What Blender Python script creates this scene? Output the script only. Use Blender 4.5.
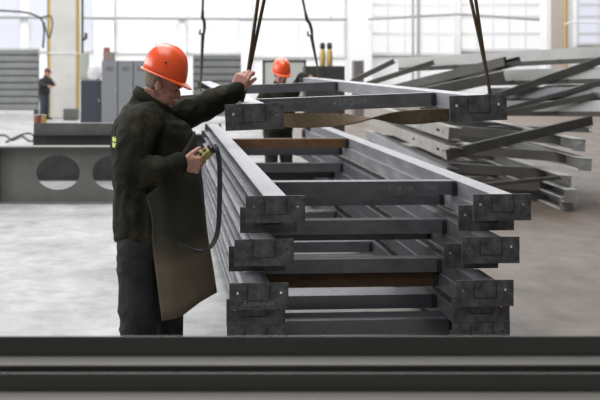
import bpy, bmesh, math, random
from mathutils import Vector, Matrix, noise

for o in list(bpy.data.objects):
    bpy.data.objects.remove(o)
S = bpy.context.scene
C = S.collection
rnd = random.Random(7)
R = math.radians

# ------------------------------------------------------------------ camera, sky, lights, exposure
F = 1000.0            # focal length in pixels of the 600 px wide frame
U0, V0, EYE = 220.0, 65.0, 1.7
cam = bpy.data.cameras.new('camera')
cam.sensor_width = 36
cam.lens = 60
cam.shift_x = 80 / 600
cam.shift_y = -135 / 600
cam.clip_end = 300
cam.dof.use_dof = True
cam.dof.focus_distance = 5.65
cam.dof.aperture_fstop = 3.2
cam_o = bpy.data.objects.new('camera', cam)
C.objects.link(cam_o)
cam_o.location = (0, 0, EYE)
cam_o.rotation_euler = (R(90), 0, 0)
S.camera = cam_o

W = bpy.data.worlds.new('hall_daylight')
S.world = W
W.use_nodes = True
W.node_tree.nodes['Background'].inputs[0].default_value = (0.93, 0.96, 1.0, 1)
W.node_tree.nodes['Background'].inputs[1].default_value = 0.16

def area(name, loc, rot, sx, sy, power, col=(1, 1, 1)):
    l = bpy.data.lights.new(name, 'AREA')
    l.shape = 'RECTANGLE'; l.size = sx; l.size_y = sy; l.energy = power; l.color = col
    o = bpy.data.objects.new(name, l); C.objects.link(o)
    o.location = loc; o.rotation_euler = rot
    return o
area('roof_skylight', (-2, 10, 13), (0, 0, 0), 9, 26, 3600, (0.98, 0.99, 1.0))
area('roof_skylight', (0, 33, 13), (0, 0, 0), 34, 12, 7000, (0.98, 0.99, 1.0))
area('side_window_band', (-17, 12, 6), (0, R(-75), 0), 5, 26, 3000, (0.96, 0.98, 1.0))

S.view_settings.view_transform = 'Standard'
S.view_settings.look = 'None'
S.view_settings.gamma = 1
S.view_settings.use_curve_mapping = False
S.view_settings.exposure = 0.0

# ------------------------------------------------------------------ helpers
def px(u, v, Y):
    return Vector(((u - U0) / F * Y, Y, EYE + (V0 - v) / F * Y))

MATS = {}
def mat(name, col, rough=.5, metal=0., spec=.5, col2=None, scale=6., contrast=(.35, .65), stretch=(1, 1, 1),
        bump=0., bscale=60., rough2=None, emit=None, estr=0., coat=0., object_space=True):
    m = bpy.data.materials.new(name)
    m.use_nodes = True
    nt = m.node_tree
    b = nt.nodes['Principled BSDF']
    b.inputs['Base Color'].default_value = (*col, 1)
    b.inputs['Roughness'].default_value = rough
    b.inputs['Metallic'].default_value = metal
    b.inputs['Specular IOR Level'].default_value = spec
    if coat:
        b.inputs['Coat Weight'].default_value = coat
        b.inputs['Coat Roughness'].default_value = .25
    tc = nt.nodes.new('ShaderNodeTexCoord')
    mp = nt.nodes.new('ShaderNodeMapping')
    mp.inputs['Scale'].default_value = stretch
    nt.links.new(tc.outputs['Object'], mp.inputs['Vector'])
    if col2:
        n = nt.nodes.new('ShaderNodeTexNoise')
        n.inputs['Scale'].default_value = scale
        n.inputs['Detail'].default_value = 6
        n.inputs['Roughness'].default_value = .62
        nt.links.new(mp.outputs[0], n.inputs['Vector'])
        r = nt.nodes.new('ShaderNodeValToRGB')
        r.color_ramp.elements[0].position = contrast[0]
        r.color_ramp.elements[1].position = contrast[1]
        r.color_ramp.elements[0].color = (*col, 1)
        r.color_ramp.elements[1].color = (*col2, 1)
        nt.links.new(n.outputs['Fac'], r.inputs[0])
        nt.links.new(r.outputs[0], b.inputs['Base Color'])
        if rough2 is not None:
            q = nt.nodes.new('ShaderNodeMapRange')
            q.inputs[1].default_value = contrast[0]; q.inputs[2].default_value = contrast[1]
            q.inputs[3].default_value = rough; q.inputs[4].default_value = rough2
            nt.links.new(n.outputs['Fac'], q.inputs[0])
            nt.links.new(q.outputs[0], b.inputs['Roughness'])
    if bump:
        n2 = nt.nodes.new('ShaderNodeTexNoise')
        n2.inputs['Scale'].default_value = bscale
        n2.inputs['Detail'].default_value = 4
        nt.links.new(mp.outputs[0], n2.inputs['Vector'])
        bp = nt.nodes.new('ShaderNodeBump')
        bp.inputs['Strength'].default_value = bump
        bp.inputs['Distance'].default_value = .02
        nt.links.new(n2.outputs['Fac'], bp.inputs['Height'])
        nt.links.new(bp.outputs[0], b.inputs['Normal'])
    if emit:
        b.inputs['Emission Color'].default_value = (*emit, 1)
        b.inputs['Emission Strength'].default_value = estr
    MATS[name] = m
    return m

def obj(name, bm, m, parent=None, smooth=False, bevel=0.):
    bmesh.ops.recalc_face_normals(bm, faces=bm.faces[:])
    me = bpy.data.meshes.new(name)
    bm.to_mesh(me); bm.free()
    return obj_me(name, me, m, parent, smooth, bevel)

def obj_me(name, me, m, parent=None, smooth=False, bevel=0.):
    me.materials.clear()
    me.materials.append(m)
    if smooth:
        for p in me.polygons:
            p.use_smooth = True
    o = bpy.data.objects.new(name, me); C.objects.link(o)
    if parent is not None:
        o.parent = parent
    if bevel:
        b = o.modifiers.new('bevel', 'BEVEL'); b.width = bevel; b.segments = 2; b.limit_method = 'ANGLE'
    return o

def empty(name, loc=(0, 0, 0), rot=(0, 0, 0)):
    o = bpy.data.objects.new(name, None); C.objects.link(o)
    o.location = loc; o.rotation_euler = rot
    o.empty_display_size = .1
    return o

def tag(o, label, cat, group=None, kind=None):
    o['label'] = label; o['category'] = cat
    if group: o['group'] = group
    if kind: o['kind'] = kind
    return o

def struct(o, label=None):
    o['kind'] = 'structure'
    if label: o['label'] = label
    return o

def box(bm, c, s, rot=None):
    M = Matrix.Translation(Vector(c))
    if rot is not None: M = M @ rot.to_4x4()
    M = M @ Matrix.Diagonal((s[0], s[1], s[2], 1))
    bmesh.ops.create_cube(bm, size=1, matrix=M)

def box2(bm, a, b):
    a, b = Vector(a), Vector(b)
    box(bm, (a + b) / 2, [abs(x) for x in (b - a)])

def extrude(bm, pts, o, ex, ey, ez, L):
    """prism: 2d outline pts in the plane (ex, ey) at o, pushed L along ez"""
    a = [bm.verts.new(o + ex * p[0] + ey * p[1]) for p in pts]
    b = [bm.verts.new(o + ex * p[0] + ey * p[1] + ez * L) for p in pts]
    n = len(pts)
    for i in range(n):
        bm.faces.new((a[i], a[(i + 1) % n], b[(i + 1) % n], b[i]))
    fa = bm.faces.new(a[::-1]); fb = bm.faces.new(b)
    bmesh.ops.triangulate(bm, faces=[fa, fb])

def chan_pts(h, w, t):
    """C section: web on x = 0, flanges to x = w, top at y = 0, down to -h"""
    return [(0, 0), (w, 0), (w, -t), (t, -t), (t, -h + t), (w, -h + t), (w, -h), (0, -h)]

def chan(bm, p0, p1, open_dir, h, w, t=.007, up=Vector((0, 0, 1))):
    p0, p1 = Vector(p0), Vector(p1)
    ez = (p1 - p0); L = ez.length; ez.normalize()
    ex = Vector(open_dir); ex = (ex - ez * ex.dot(ez)).normalized()
    ey = ez.cross(ex)
    if ey.dot(up) < 0: ey = -ey
    extrude(bm, chan_pts(h, w, t), p0, ex, ey, ez, L)

def plate_holes(bm, outline, holes, o, ex, ey, ez, t):
    """flat plate with round or slotted holes"""
    loops = [outline]
    for (cx, cy, rx, ry, n) in holes:
        loops.append([(cx + rx * math.cos(2 * math.pi * i / n), cy + ry * math.sin(2 * math.pi * i / n)) for i in range(n)])
    edges = []; vl = []
    for lp in loops:
        vs = [bm.verts.new(o + ex * p[0] + ey * p[1]) for p in lp]
        vl.append(vs)
        for i in range(len(vs)):
            edges.append(bm.edges.new((vs[i], vs[(i + 1) % len(vs)])))
    g = bmesh.ops.triangle_fill(bm, use_beauty=True, edges=edges)
    fs = [f for f in g['geom'] if isinstance(f, bmesh.types.BMFace)]
    e = bmesh.ops.extrude_face_region(bm, geom=fs)
    vs = [v for v in e['geom'] if isinstance(v, bmesh.types.BMVert)]
    bmesh.ops.translate(bm, verts=vs, vec=ez * t)

def frame_axes(d):
    d = d.normalized()
    a = Vector((0, 0, 1)) if abs(d.z) < .9 else Vector((1, 0, 0))
    x = a.cross(d).normalized()
    return x, d.cross(x)

def tube(bm, pts, r, n=8):
    pts = [Vector(p) for p in pts]
    rr = r if isinstance(r, (list, tuple)) else [r] * len(pts)
    rings = []; prev = None
    for i, p in enumerate(pts):
        d = (pts[min(i + 1, len(pts) - 1)] - pts[max(i - 1, 0)]).normalized()
        if prev is None: x, y = frame_axes(d)
        else:
            x = (prev - d * prev.dot(d)).normalized(); y = d.cross(x)
        prev = x
        rings.append([bm.verts.new(p + (x * math.cos(2 * math.pi * k / n) + y * math.sin(2 * math.pi * k / n)) * rr[i]) for k in range(n)])
    for a, b in zip(rings, rings[1:]):
        for k in range(n):
            bm.faces.new((a[k], a[(k + 1) % n], b[(k + 1) % n], b[k]))
    bm.faces.new(rings[0][::-1]); bm.faces.new(rings[-1])

def ribbon(bm, pts, wdirs, w, t):
    """belt: path pts, across-direction per point, width, thickness"""
    rings = []
    n = len(pts)
    for i in range(n):
        p = Vector(pts[i]); d = (Vector(pts[min(i + 1, n - 1)]) - Vector(pts[max(i - 1, 0)])).normalized()
        a = Vector(wdirs[i]); a = (a - d * a.dot(d)).normalized(); b = d.cross(a)
        rings.append([bm.verts.new(p + a * sx * w / 2 + b * sy * t / 2) for sx, sy in ((-1, -1), (1, -1), (1, 1), (-1, 1))])
    for a, b in zip(rings, rings[1:]):
        for k in range(4):
            bm.faces.new((a[k], a[(k + 1) % 4], b[(k + 1) % 4], b[k]))
    bm.faces.new(rings[0][::-1]); bm.faces.new(rings[-1])

def catmull(pts, m=8):
    pts = [Vector(p) for p in pts]
    P = [pts[0] * 2 - pts[1]] + pts + [pts[-1] * 2 - pts[-2]]
    out = []
    for i in range(1, len(P) - 2):
        for k in range(m):
            t = k / m
            a, b, c, d = P[i - 1], P[i], P[i + 1], P[i + 2]
            out.append(.5 * (2 * b + (c - a) * t + (2 * a - 5 * b + 4 * c - d) * t * t + (3 * b - a - 3 * c + d) * t ** 3))
    out.append(pts[-1])
    return out

def ell(bm, c, r, rot=None, seg=20):
    M = Matrix.Translation(Vector(c))
    if rot is not None: M = M @ rot.to_4x4()
    M = M @ Matrix.Diagonal((r[0], r[1], r[2], 1))
    bmesh.ops.create_uvsphere(bm, u_segments=seg, v_segments=seg // 2 + 2, radius=1, matrix=M)

def limb(bm, pts, rad, n=16):
    """tapered chain: a ball at every joint and a cone between"""
    pts = [Vector(p) for p in pts]
    for p, r in zip(pts, rad): ell(bm, p, (r, r, r), seg=n)
    for i in range(len(pts) - 1):
        d = pts[i + 1] - pts[i]
        x, y = frame_axes(d)
        ring = []
        for p, r in ((pts[i], rad[i]), (pts[i + 1], rad[i + 1])):
            ring.append([bm.verts.new(p + (x * math.cos(2 * math.pi * k / n) + y * math.sin(2 * math.pi * k / n)) * r) for k in range(n)])
        for k in range(n):
            bm.faces.new((ring[0][k], ring[0][(k + 1) % n], ring[1][(k + 1) % n], ring[1][k]))
        bm.faces.new(ring[0][::-1]); bm.faces.new(ring[1])

def loft(bm, rings, n=32, pw=2.3):
    """rings: (centre, rx vector, ry vector) closed superellipse loft"""
    L = []
    for c, a, b in rings:
        vs = []
        for k in range(n):
            t = 2 * math.pi * k / n
            ct, st = math.cos(t), math.sin(t)
            x = math.copysign(abs(ct) ** (2 / pw), ct); y = math.copysign(abs(st) ** (2 / pw), st)
            vs.append(bm.verts.new(Vector(c) + Vector(a) * x + Vector(b) * y))
        L.append(vs)
    for a, b in zip(L, L[1:]):
        for k in range(n):
            bm.faces.new((a[k], a[(k + 1) % n], b[(k + 1) % n], b[k]))
    bm.faces.new(L[0][::-1]); bm.faces.new(L[-1])

def fuse(bm, voxel, smooth=6, fold=None):
    """turn overlapping closed shapes into ONE continuous skin"""
    bmesh.ops.recalc_face_normals(bm, faces=bm.faces[:])
    me = bpy.data.meshes.new('tmp'); bm.to_mesh(me); bm.free()
    o = bpy.data.objects.new('tmp', me); C.objects.link(o)
    m = o.modifiers.new('r', 'REMESH'); m.mode = 'VOXEL'; m.voxel_size = voxel
    if smooth:
        s = o.modifiers.new('s', 'SMOOTH'); s.iterations = smooth; s.factor = .5
    dg = bpy.context.evaluated_depsgraph_get(); dg.update()
    out = bpy.data.meshes.new_from_object(o.evaluated_get(dg))
    bpy.data.objects.remove(o); bpy.data.meshes.remove(me)
    if fold:
        amp, sc, zs = fold
        nm = [v.normal.copy() for v in out.vertices]
        for v, nn in zip(out.vertices, nm):
            p = v.co
            q = Vector((p.x * sc, p.y * sc, p.z * sc * zs + 1.3 * noise.noise(p * 3)))
            k = noise.noise(q) + .5 * noise.noise(q * 2.1)
            k = 1 - 2 * abs(k)
            v.co = p + nn * amp * k
    return out

def text_mesh(s, size, depth=.0008, shear=.25):
    cu = bpy.data.curves.new('t', 'FONT'); cu.body = s; cu.size = size; cu.shear = shear
    cu.extrude = depth; cu.align_x = 'CENTER'; cu.align_y = 'CENTER'
    o = bpy.data.objects.new('t', cu); C.objects.link(o)
    dg = bpy.context.evaluated_depsgraph_get(); dg.update()
    me = bpy.data.meshes.new_from_object(o.evaluated_get(dg))
    bpy.data.objects.remove(o)
    return me

# ------------------------------------------------------------------ materials
steel_rail = mat('steel rail', (.25, .25, .265), .36, .5, .6, (.36, .36, .38), 5, (.3, .7), (3, .6, 3), bump=.05, rough2=.5)
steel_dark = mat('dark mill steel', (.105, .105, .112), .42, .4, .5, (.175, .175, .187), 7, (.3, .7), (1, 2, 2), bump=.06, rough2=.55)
steel_plate = mat('end plate steel', (.042, .041, .042), .55, .25, .45, (.15, .147, .148), 15, (.35, .7), bump=.08, rough2=.65)
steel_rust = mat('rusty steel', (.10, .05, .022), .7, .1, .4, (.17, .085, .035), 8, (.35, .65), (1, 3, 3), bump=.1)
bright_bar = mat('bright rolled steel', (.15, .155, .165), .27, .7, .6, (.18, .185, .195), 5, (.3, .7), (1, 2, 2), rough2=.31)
rust_shaded = mat('dull shaded rust', (.06, .036, .02), .75, .1, .3, (.10, .058, .03), 8, (.35, .65), (1, 3, 3), bump=.1)  # rust copy darkened to paint in the shade inside the stack
weld = mat('weld bead', (.03, .03, .032), .5, .3)
chalk = mat('chalk', (.23, .23, .24), .9)
beam_grey = mat('grey beam', (.135, .135, .126), .6, .2, .4, (.19, .186, .172), 3, (.3, .7), bump=.05)
dull_dark = mat('dull dark steel', (.035, .034, .032), .6, .2, .4, (.06, .058, .055), 4)
pile_light = mat('pale primed steel', (.27, .255, .232), .5, .2, .5, (.36, .34, .315), 3, (.3, .7), (1, 1, 1))
pile_pale = mat('whitish steel, also for lit rails', (.42, .41, .40), .5, .1, .4, (.52, .51, .49), 2, (.3, .7))
pile_mid = mat('grey pile steel', (.17, .165, .155), .38, .5, .5, (.26, .25, .24), 3, (.3, .7), (1, 1, 1))
pile_dark = mat('pile dark steel', (.06, .057, .052), .5, .3, .5, (.10, .095, .085), 3, (.3, .7))
fore_dark = mat('foreground steel', (.075, .074, .068), .5, .3, .5, (.10, .098, .09), 2, (.3, .7), (.4, 3, 3))
sling_m = mat('sling webbing', (.095, .070, .042), .85, 0, .2, (.135, .102, .064), 40, bump=.2, bscale=200)
sling_grey = mat('sling steel rope', (.10, .10, .10), .6, .3)
orange = mat('orange helmet plastic', (.86, .095, .018), .32, 0, .5, coat=.3)
orange_in = mat('orange helmet rim', (.80, .12, .03), .4)
black = mat('black rubber', (.012, .012, .012), .5)
skin = mat('skin', (.43, .20, .15), .5, 0, .4, (.52, .27, .21), 30, bump=.06, bscale=150)
hair_m = mat('short fair hair', (.22, .17, .12), .8, 0, .2, (.30, .24, .18), 90)
jacket_m = mat('dark olive jacket cloth', (.016, .016, .012), .9, 0, .15, (.030, .028, .019), 5, (.4, .6), bump=.25, bscale=90)
camo_m = mat('olive brown sleeve cloth', (.0155, .016, .0115), .9, 0, .15, (.046, .037, .021), 8, (.5, .68), bump=.6, bscale=13)
trouser_m = mat('dark grey trouser cloth', (.022, .023, .022), .9, 0, .15, (.036, .037, .035), 5, bump=.5, bscale=12)
apron_m = mat('brown canvas apron, darker above', (.095, .076, .052), .85, 0, .2, (.13, .103, .07), 5, (.3, .7), bump=.2, bscale=60)  # mixed to a darker olive towards the top
_n = apron_m.node_tree; _b = _n.nodes['Principled BSDF']; _src = _b.inputs['Base Color'].links[0].from_socket
_t = _n.nodes.new('ShaderNodeTexCoord'); _z = _n.nodes.new('ShaderNodeSeparateXYZ'); _n.links.new(_t.outputs['Object'], _z.inputs[0])
_q = _n.nodes.new('ShaderNodeTexNoise'); _q.inputs['Scale'].default_value = 5; _n.links.new(_t.outputs['Object'], _q.inputs['Vector'])
_a = _n.nodes.new('ShaderNodeMath'); _a.operation = 'MULTIPLY_ADD'; _a.inputs[1].default_value = .25; _n.links.new(_q.outputs['Fac'], _a.inputs[0]); _n.links.new(_z.outputs[2], _a.inputs[2])
_r = _n.nodes.new('ShaderNodeMapRange'); _r.inputs[1].default_value = .76; _r.inputs[2].default_value = .90; _n.links.new(_a.outputs[0], _r.inputs[0])
_m = _n.nodes.new('ShaderNodeMix'); _m.data_type = 'RGBA'; _n.links.new(_r.outputs[0], _m.inputs[0]); _n.links.new(_src, _m.inputs[6]); _m.inputs[7].default_value = (.036, .034, .025, 1)
_n.links.new(_m.outputs[2], _b.inputs['Base Color'])
boot_m = mat('black boot leather', (.015, .014, .013), .45)
hivis = mat('yellow reflective strip', (.62, .72, .12), .4)
yellow = mat('worn yellow plastic', (.30, .215, .045), .5, 0, .4, (.40, .31, .12), 60)
eye_m = mat('eye', (.05, .04, .035), .2)
brow_m = mat('eyebrow', (.16, .11, .07), .8)
lip_m = mat('lips', (.36, .13, .11), .5)

# floor: worn power-floated concrete, browner and darker towards the right
floor_m = bpy.data.materials.new('worn concrete floor'); floor_m.use_nodes = True
nt = floor_m.node_tree; b = nt.nodes['Principled BSDF']
tc = nt.nodes.new('ShaderNodeTexCoord')
mp = nt.nodes.new('ShaderNodeMapping'); mp.inputs['Scale'].default_value = (1, .55, 1)
nt.links.new(tc.outputs['Object'], mp.inputs[0])
n1 = nt.nodes.new('ShaderNodeTexNoise'); n1.inputs['Scale'].default_value = 1.6; n1.inputs['Detail'].default_value = 9; n1.inputs['Roughness'].default_value = .68
nt.links.new(mp.outputs[0], n1.inputs['Vector'])
r1 = nt.nodes.new('ShaderNodeValToRGB')
r1.color_ramp.elements[0].position = .3; r1.color_ramp.elements[0].color = (.215, .213, .21, 1)
r1.color_ramp.elements[1].position = .62; r1.color_ramp.elements[1].color = (.36, .357, .35, 1)
nt.links.new(n1.outputs['Fac'], r1.inputs[0])
r2 = nt.nodes.new('ShaderNodeValToRGB')
r2.color_ramp.elements[0].position = .3; r2.color_ramp.elements[0].color = (.10, .075, .057, 1)
r2.color_ramp.elements[1].position = .65; r2.color_ramp.elements[1].color = (.155, .122, .097, 1)
nt.links.new(n1.outputs['Fac'], r2.inputs[0])
sx = nt.nodes.new('ShaderNodeSeparateXYZ'); nt.links.new(tc.outputs['Object'], sx.inputs[0])
mr = nt.nodes.new('ShaderNodeMapRange'); mr.inputs[1].default_value = .3; mr.inputs[2].default_value = 2.2
nt.links.new(sx.outputs[0], mr.inputs[0])
mx = nt.nodes.new('ShaderNodeMix'); mx.data_type = 'RGBA'
nt.links.new(mr.outputs[0], mx.inputs[0]); nt.links.new(r1.outputs[0], mx.inputs[6]); nt.links.new(r2.outputs[0], mx.inputs[7])
mp2 = nt.nodes.new('ShaderNodeMapping'); mp2.inputs['Scale'].default_value = (2.6, 3.6, 1); mp2.inputs['Rotation'].default_value = (0, 0, .6)
nt.links.new(tc.outputs['Object'], mp2.inputs[0])
n3 = nt.nodes.new('ShaderNodeTexNoise'); n3.inputs['Scale'].default_value = 1.5; n3.inputs['Detail'].default_value = 8; n3.inputs['Distortion'].default_value = .8
nt.links.new(mp2.outputs[0], n3.inputs['Vector'])
m3 = nt.nodes.new('ShaderNodeMapRange'); m3.inputs[1].default_value = .35; m3.inputs[2].default_value = .65; m3.inputs[3].default_value = .88; m3.inputs[4].default_value = 1.14
nt.links.new(n3.outputs['Fac'], m3.inputs[0])
mm = nt.nodes.new('ShaderNodeVectorMath'); mm.operation = 'SCALE'; nt.links.new(mx.outputs[2], mm.inputs[0]); nt.links.new(m3.outputs[0], mm.inputs['Scale'])
nt.links.new(mm.outputs[0], b.inputs['Base Color'])
qr = nt.nodes.new('ShaderNodeMapRange'); qr.inputs[1].default_value = .3; qr.inputs[2].default_value = .7; qr.inputs[3].default_value = .6; qr.inputs[4].default_value = .45
b.inputs['Specular IOR Level'].default_value = .35
nt.links.new(n1.outputs['Fac'], qr.inputs[0]); nt.links.new(qr.outputs[0], b.inputs['Roughness'])

wall_m = mat('white painted wall', (.86, .86, .87), .8, 0, .3, (.90, .90, .90), 1.5)
trim_m = mat('white pilaster paint', (.78, .78, .79), .7)
glass_m = mat('daylit frosted glazing', (.12, .12, .13), .4, emit=(.86, .89, 1.0), estr=.80)
glass_w = mat('daylit milky glazing', (.12, .12, .12), .4, emit=(1.0, .995, .98), estr=.86)
mullion_m = mat('pale grey window bar', (.74, .74, .76), .6)
col_m = mat('cream column paint', (.66, .64, .60), .8, 0, .3, (.58, .57, .54), 1.2)
gold_m = mat('yellow painted corner', (.48, .34, .10), .7)
panel_m = mat('grey corrugated sheet', (.19, .195, .195), .55, .1, .4, (.24, .245, .24), 1.5)
locker_m = mat('grey locker paint', (.20, .205, .215), .5)
navy_m = mat('dark navy paint', (.035, .040, .055), .5)
pipe_m = mat('grey pipe', (.33, .33, .33), .5)

# ------------------------------------------------------------------ setting
bm = bmesh.new(); box2(bm, (-40, -6, -.2), (45, 44, 0)); struct(obj('floor', bm, floor_m), 'worn pale concrete hall floor')
WY = 42.0
bm = bmesh.new(); box2(bm, (-40, WY, 0), (45, WY + .4, 10)); struct(obj('wall_back', bm, wall_m), 'white back wall of the hall')

def wx(u, Y=WY): return (u - U0) / F * Y
def wz(v, Y=WY): return EYE + (V0 - v) / F * Y

wins = [(-70, 21, 50, glass_m), (31, 93, 50, glass_m), (117, 178, 52, glass_w), (187, 239, 52, glass_w), (252, 344, 56, glass_w),
        (371, 455, 54, glass_w), (460, 541, 50, glass_w), (577, 680, 44, glass_m)]
for i, (ua, ub, vb, gm) in enumerate(wins):
    x0, x1, z0, z1 = wx(ua), wx(ub), wz(vb), 8.0
    w = empty('window_%d' % (i + 1), (x0, WY, z0)); struct(w)
    bm = bmesh.new()
    nx = 2 if i < 5 else 5
    for k in range(nx + 1):
        xx = (x1 - x0) * k / nx
        t = .1 if k in (0, nx) else .05
        box2(bm, (xx - t / 2, -.12, 0), (xx + t / 2, 0, z1 - z0))
    rows = [0, wz(17) - z0, z1 - z0] if i < 5 else [0, (wz(34) - z0), wz(17) - z0, wz(5) - z0, z1 - z0]
    for zz in rows:
        box2(bm, (0, -.11, zz - .06), (x1 - x0, -.005, zz + .06))
    obj('window_frame', bm, mullion_m, w)
    bm = bmesh.new(); box2(bm, (.0, -.06, .0), (x1 - x0, -.02, z1 - z0)); obj('window_pane', bm, gm, w)
for i, (ua, ub, dep) in enumerate([(22, 30, .4), (95, 115, .5), (179, 186, .4), (240, 251, .5), (346, 368, 1.2), (456, 459.5, .3)]):
    bm = bmesh.new(); box2(bm, (wx(ua), WY - dep, 0), (wx(ub), WY, 9)); struct(obj('trim_%d' % (i + 1), bm, trim_m, bevel=.02), 'white wall pilaster')
bm = bmesh.new(); tube(bm, [(wx(-80), WY - .5, wz(17)), (wx(345), WY - .5, wz(20))], .06)
for u in (-10, 105, 183, 245, 330): tube(bm, [(wx(u), WY - .5, wz(18)), (wx(u), WY - .05, wz(18))], .04)
tag(obj('wall_pipe', bm, pipe_m), 'long thin grey pipe running level across the white back wall', 'pipe')

def column(name, ua, ub, Y, m, d=.9):
    e = empty(name, (wx((ua + ub) / 2, Y), Y + d / 2, 0))
    w = (ub - ua) / F * Y
    bm = bmesh.new(); box2(bm, (-w / 2, -d / 2, 0), (w / 2, d / 2, 9)); obj('shaft', bm, m, e, bevel=.03)
    return e, w, d
e, w, d = column('concrete_column', 47.5, 78.5, 32, col_m)
struct(e, 'cream concrete column with yellow painted corners')
for s in (-1, 1):
    bm = bmesh.new()
    box2(bm, (s * w / 2 - s * .085, -d / 2 - .012, 0), (s * w / 2 + s * .012, -d / 2 + .0, 9))
    box2(bm, (s * w / 2, -d / 2 - .012, 0), (s * w / 2 + s * .012, -d / 2 + .1, 9))
    obj('corner_strip', bm, gold_m, e)
bm = bmesh.new(); box2(bm, (-w / 2, -d / 2 - .02, wz(53.5, 32)), (w / 2, -d / 2 - .0, wz(52.3, 32))); obj('band', bm, mullion_m, e)
beige_m = mat('beige column paint', (.46, .40, .36), .8)
e, w, d = column('concrete_column', 546, 573, 38, trim_m, .8); struct(e, 'beige column with a brown pipe')
bm = bmesh.new(); box2(bm, (-w / 2 + .18, -d / 2 - .03, 0), (w / 2 - .25, -d / 2 - .0, 9)); obj('panel', bm, beige_m, e)
bm = bmesh.new(); tube(bm, [(w / 2 - .32, -d / 2 - .09, 0), (w / 2 - .32, -d / 2 - .09, 9)], .06); obj('downpipe', bm, gold_m, e)

# ------------------------------------------------------------------ ladder frames
RH, RW, FW, FL = .093, .125, 1.40, 6.75
X_, Y_, Z_ = Vector((1, 0, 0)), Vector((0, 1, 0)), Vector((0, 0, 1))
def ladder_frame(name, label, group, loc, yaw, roll=0., pitch=0., L=FL, Wd=FW, rh=RH, crosses=(.66, 4.25), cross_m=None,
                 rail_m=None, plate_h=.147, chalkat=None, plates=True, ch=None, cw=.10, right_m=None, cat='frame', slots=False, pm=None):
    """origin: middle of the near end at the rails' top"""
    rail_m = rail_m or steel_rail; pm = pm or steel_plate
    e = empty(name, loc)
    e.rotation_mode = 'XYZ'
    e.rotation_euler = (pitch, roll, yaw)
    tag(e, label, cat, group)
    for s in (-1, 1):
        bm = bmesh.new()
        xi = s * (Wd / 2 - RW)
        chan(bm, (xi, .012, 0), (xi, L - .012, 0), (s, 0, 0), rh, RW)
        if slots:      # stiffener tabs and bolts on the web
            pass
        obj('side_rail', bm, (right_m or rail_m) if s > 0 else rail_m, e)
    for k, cy in enumerate(crosses):
        bm = bmesh.new()
        hw = Wd / 2 - RW
        chan(bm, (-hw + .003, cy, -.002), (hw - .003, cy, -.002), (0, 1, 0), ch or rh - .006, cw)
        m = cross_m[k] if cross_m else steel_dark
        cb = obj('crossbar', bm, m, e)
        for s in (-1, 1):   # welded cleat at each end
            bm = bmesh.new(); box2(bm, (s * (hw - .028), cy - .018, -rh + .012), (s * (hw - .002), cy - .002, -.012)); obj('cleat', bm, weld, cb)
        for word, dx in (chalkat[1] if chalkat and chalkat[0] == k else ()):
            t = obj_me('chalk_writing', text_mesh(word, chalkat[2]), chalk, cb)
            t.location = (chalkat[3] + dx, cy - .0015, -rh * .5); t.rotation_euler = (R(90), R(0), 0)
    if plates:
        for end in (0, 1):
            yy = 0 if end == 0 else L
            for s in (-1, 1):
                bm = bmesh.new()
                ph = plate_h if end == 0 else rh
                pw = .328 if end == 0 else .20
                xo = s * (Wd / 2 + (.1 if end == 0 else .03)); xi = xo - s * pw
                xa, xb = min(xo, xi), max(xo, xi)
                hol = [(xo - s * .045, -.055, .0085, .0085, 10), (xi + s * .04, -.055, .0085, .0085, 10)]
                if end: hol = []
                plate_holes(bm, [(xa, .001), (xb, .001), (xb, .001 - ph), (xa, .001 - ph)], hol, Vector((0, yy - .006, 0)), X_, Z_, Y_, .012)
                p = obj('end_plate', bm, pm, e)
                if end == 0:
                    bm = bmesh.new()
                    ro = s * Wd / 2; ri = s * (Wd / 2 - RW)
                    for pts in ([(ro, -.012), (ro, -rh)], [(ri, -.012), (ri, -rh)], [(ro, -rh - .004), (ri, -rh - .004)]):
                        tube(bm, [(q[0], -.006, q[1]) for q in pts], .0035, 6)
                    obj('weld_seam', bm, weld, p)
    return e

YAW = math.atan(.059)
# (centre u, Y of the near end, top z)
STACK = [(389.5, 5.55, .978), (378, 5.78, .884), (378, 5.56, .737), (364.5, 5.88, .643), (372.5, 5.575, .492), (369, 5.60, .398), (369.5, 5.60, .251), (369, 5.79, .154)]
NTH = ['topmost dark steel ladder frame of the tall stack beside the worker', 'second dark steel ladder frame from the top of the tall stack',
       'third dark steel ladder frame from the top of the tall stack', 'fourth dark steel ladder frame from the top of the tall stack',
       'fifth steel ladder frame from the top, white chalk writing on its left end plate', 'sixth steel ladder frame from the top, with a rusty brown crossbar',
       'second lowest steel ladder frame of the tall stack', 'lowest steel ladder frame of the tall stack, lying on the floor']
for i, (u, Y, z) in enumerate(STACK):
    cm = [steel_dark, steel_dark]
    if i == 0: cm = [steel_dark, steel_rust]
    if i == 5: cm = [rust_shaded, steel_dark]
    cr = [(.66, 4.25)] * 4 + [(.66, 2.1, 4.25, 5.9), (.66, 4.25, 5.9), (.70, 2.6, 4.25, 5.9), (.28, 2.2, 4.25)]
    cr = cr[i]
    cm += [steel_dark] * 4
    cm = cm[:len(cr)]
    if i > 5: cm[0] = bright_bar
    f = ladder_frame('steel_ladder_frame', NTH[i], 'ladder frames in the tall stack', (wx(u, Y), Y, z), YAW + R([0, .15, -.1, .2, 0, -.15, .1, 0][i]),
                     cross_m=cm, crosses=cr, right_m=steel_dark if i > 1 else None, cw=.2 if i > 5 else .10, chalkat=(0, (('57-8-10a', -.06), ('7/40', .13)), .045, .28) if i == 0 else None)  # darker right rails paint in the shade low in the stack
    if i == 4:
        p = [c for c in f.children if c.name.startswith('end_plate')][0]
        t = obj_me('chalk_writing', text_mesh('Ботк-3-21', .04), chalk, p)
        t.location = (-FW / 2 + .06, -.0075, -.112); t.rotation_euler = (R(90), R(0), 0)
LZ = 1.506
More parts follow.
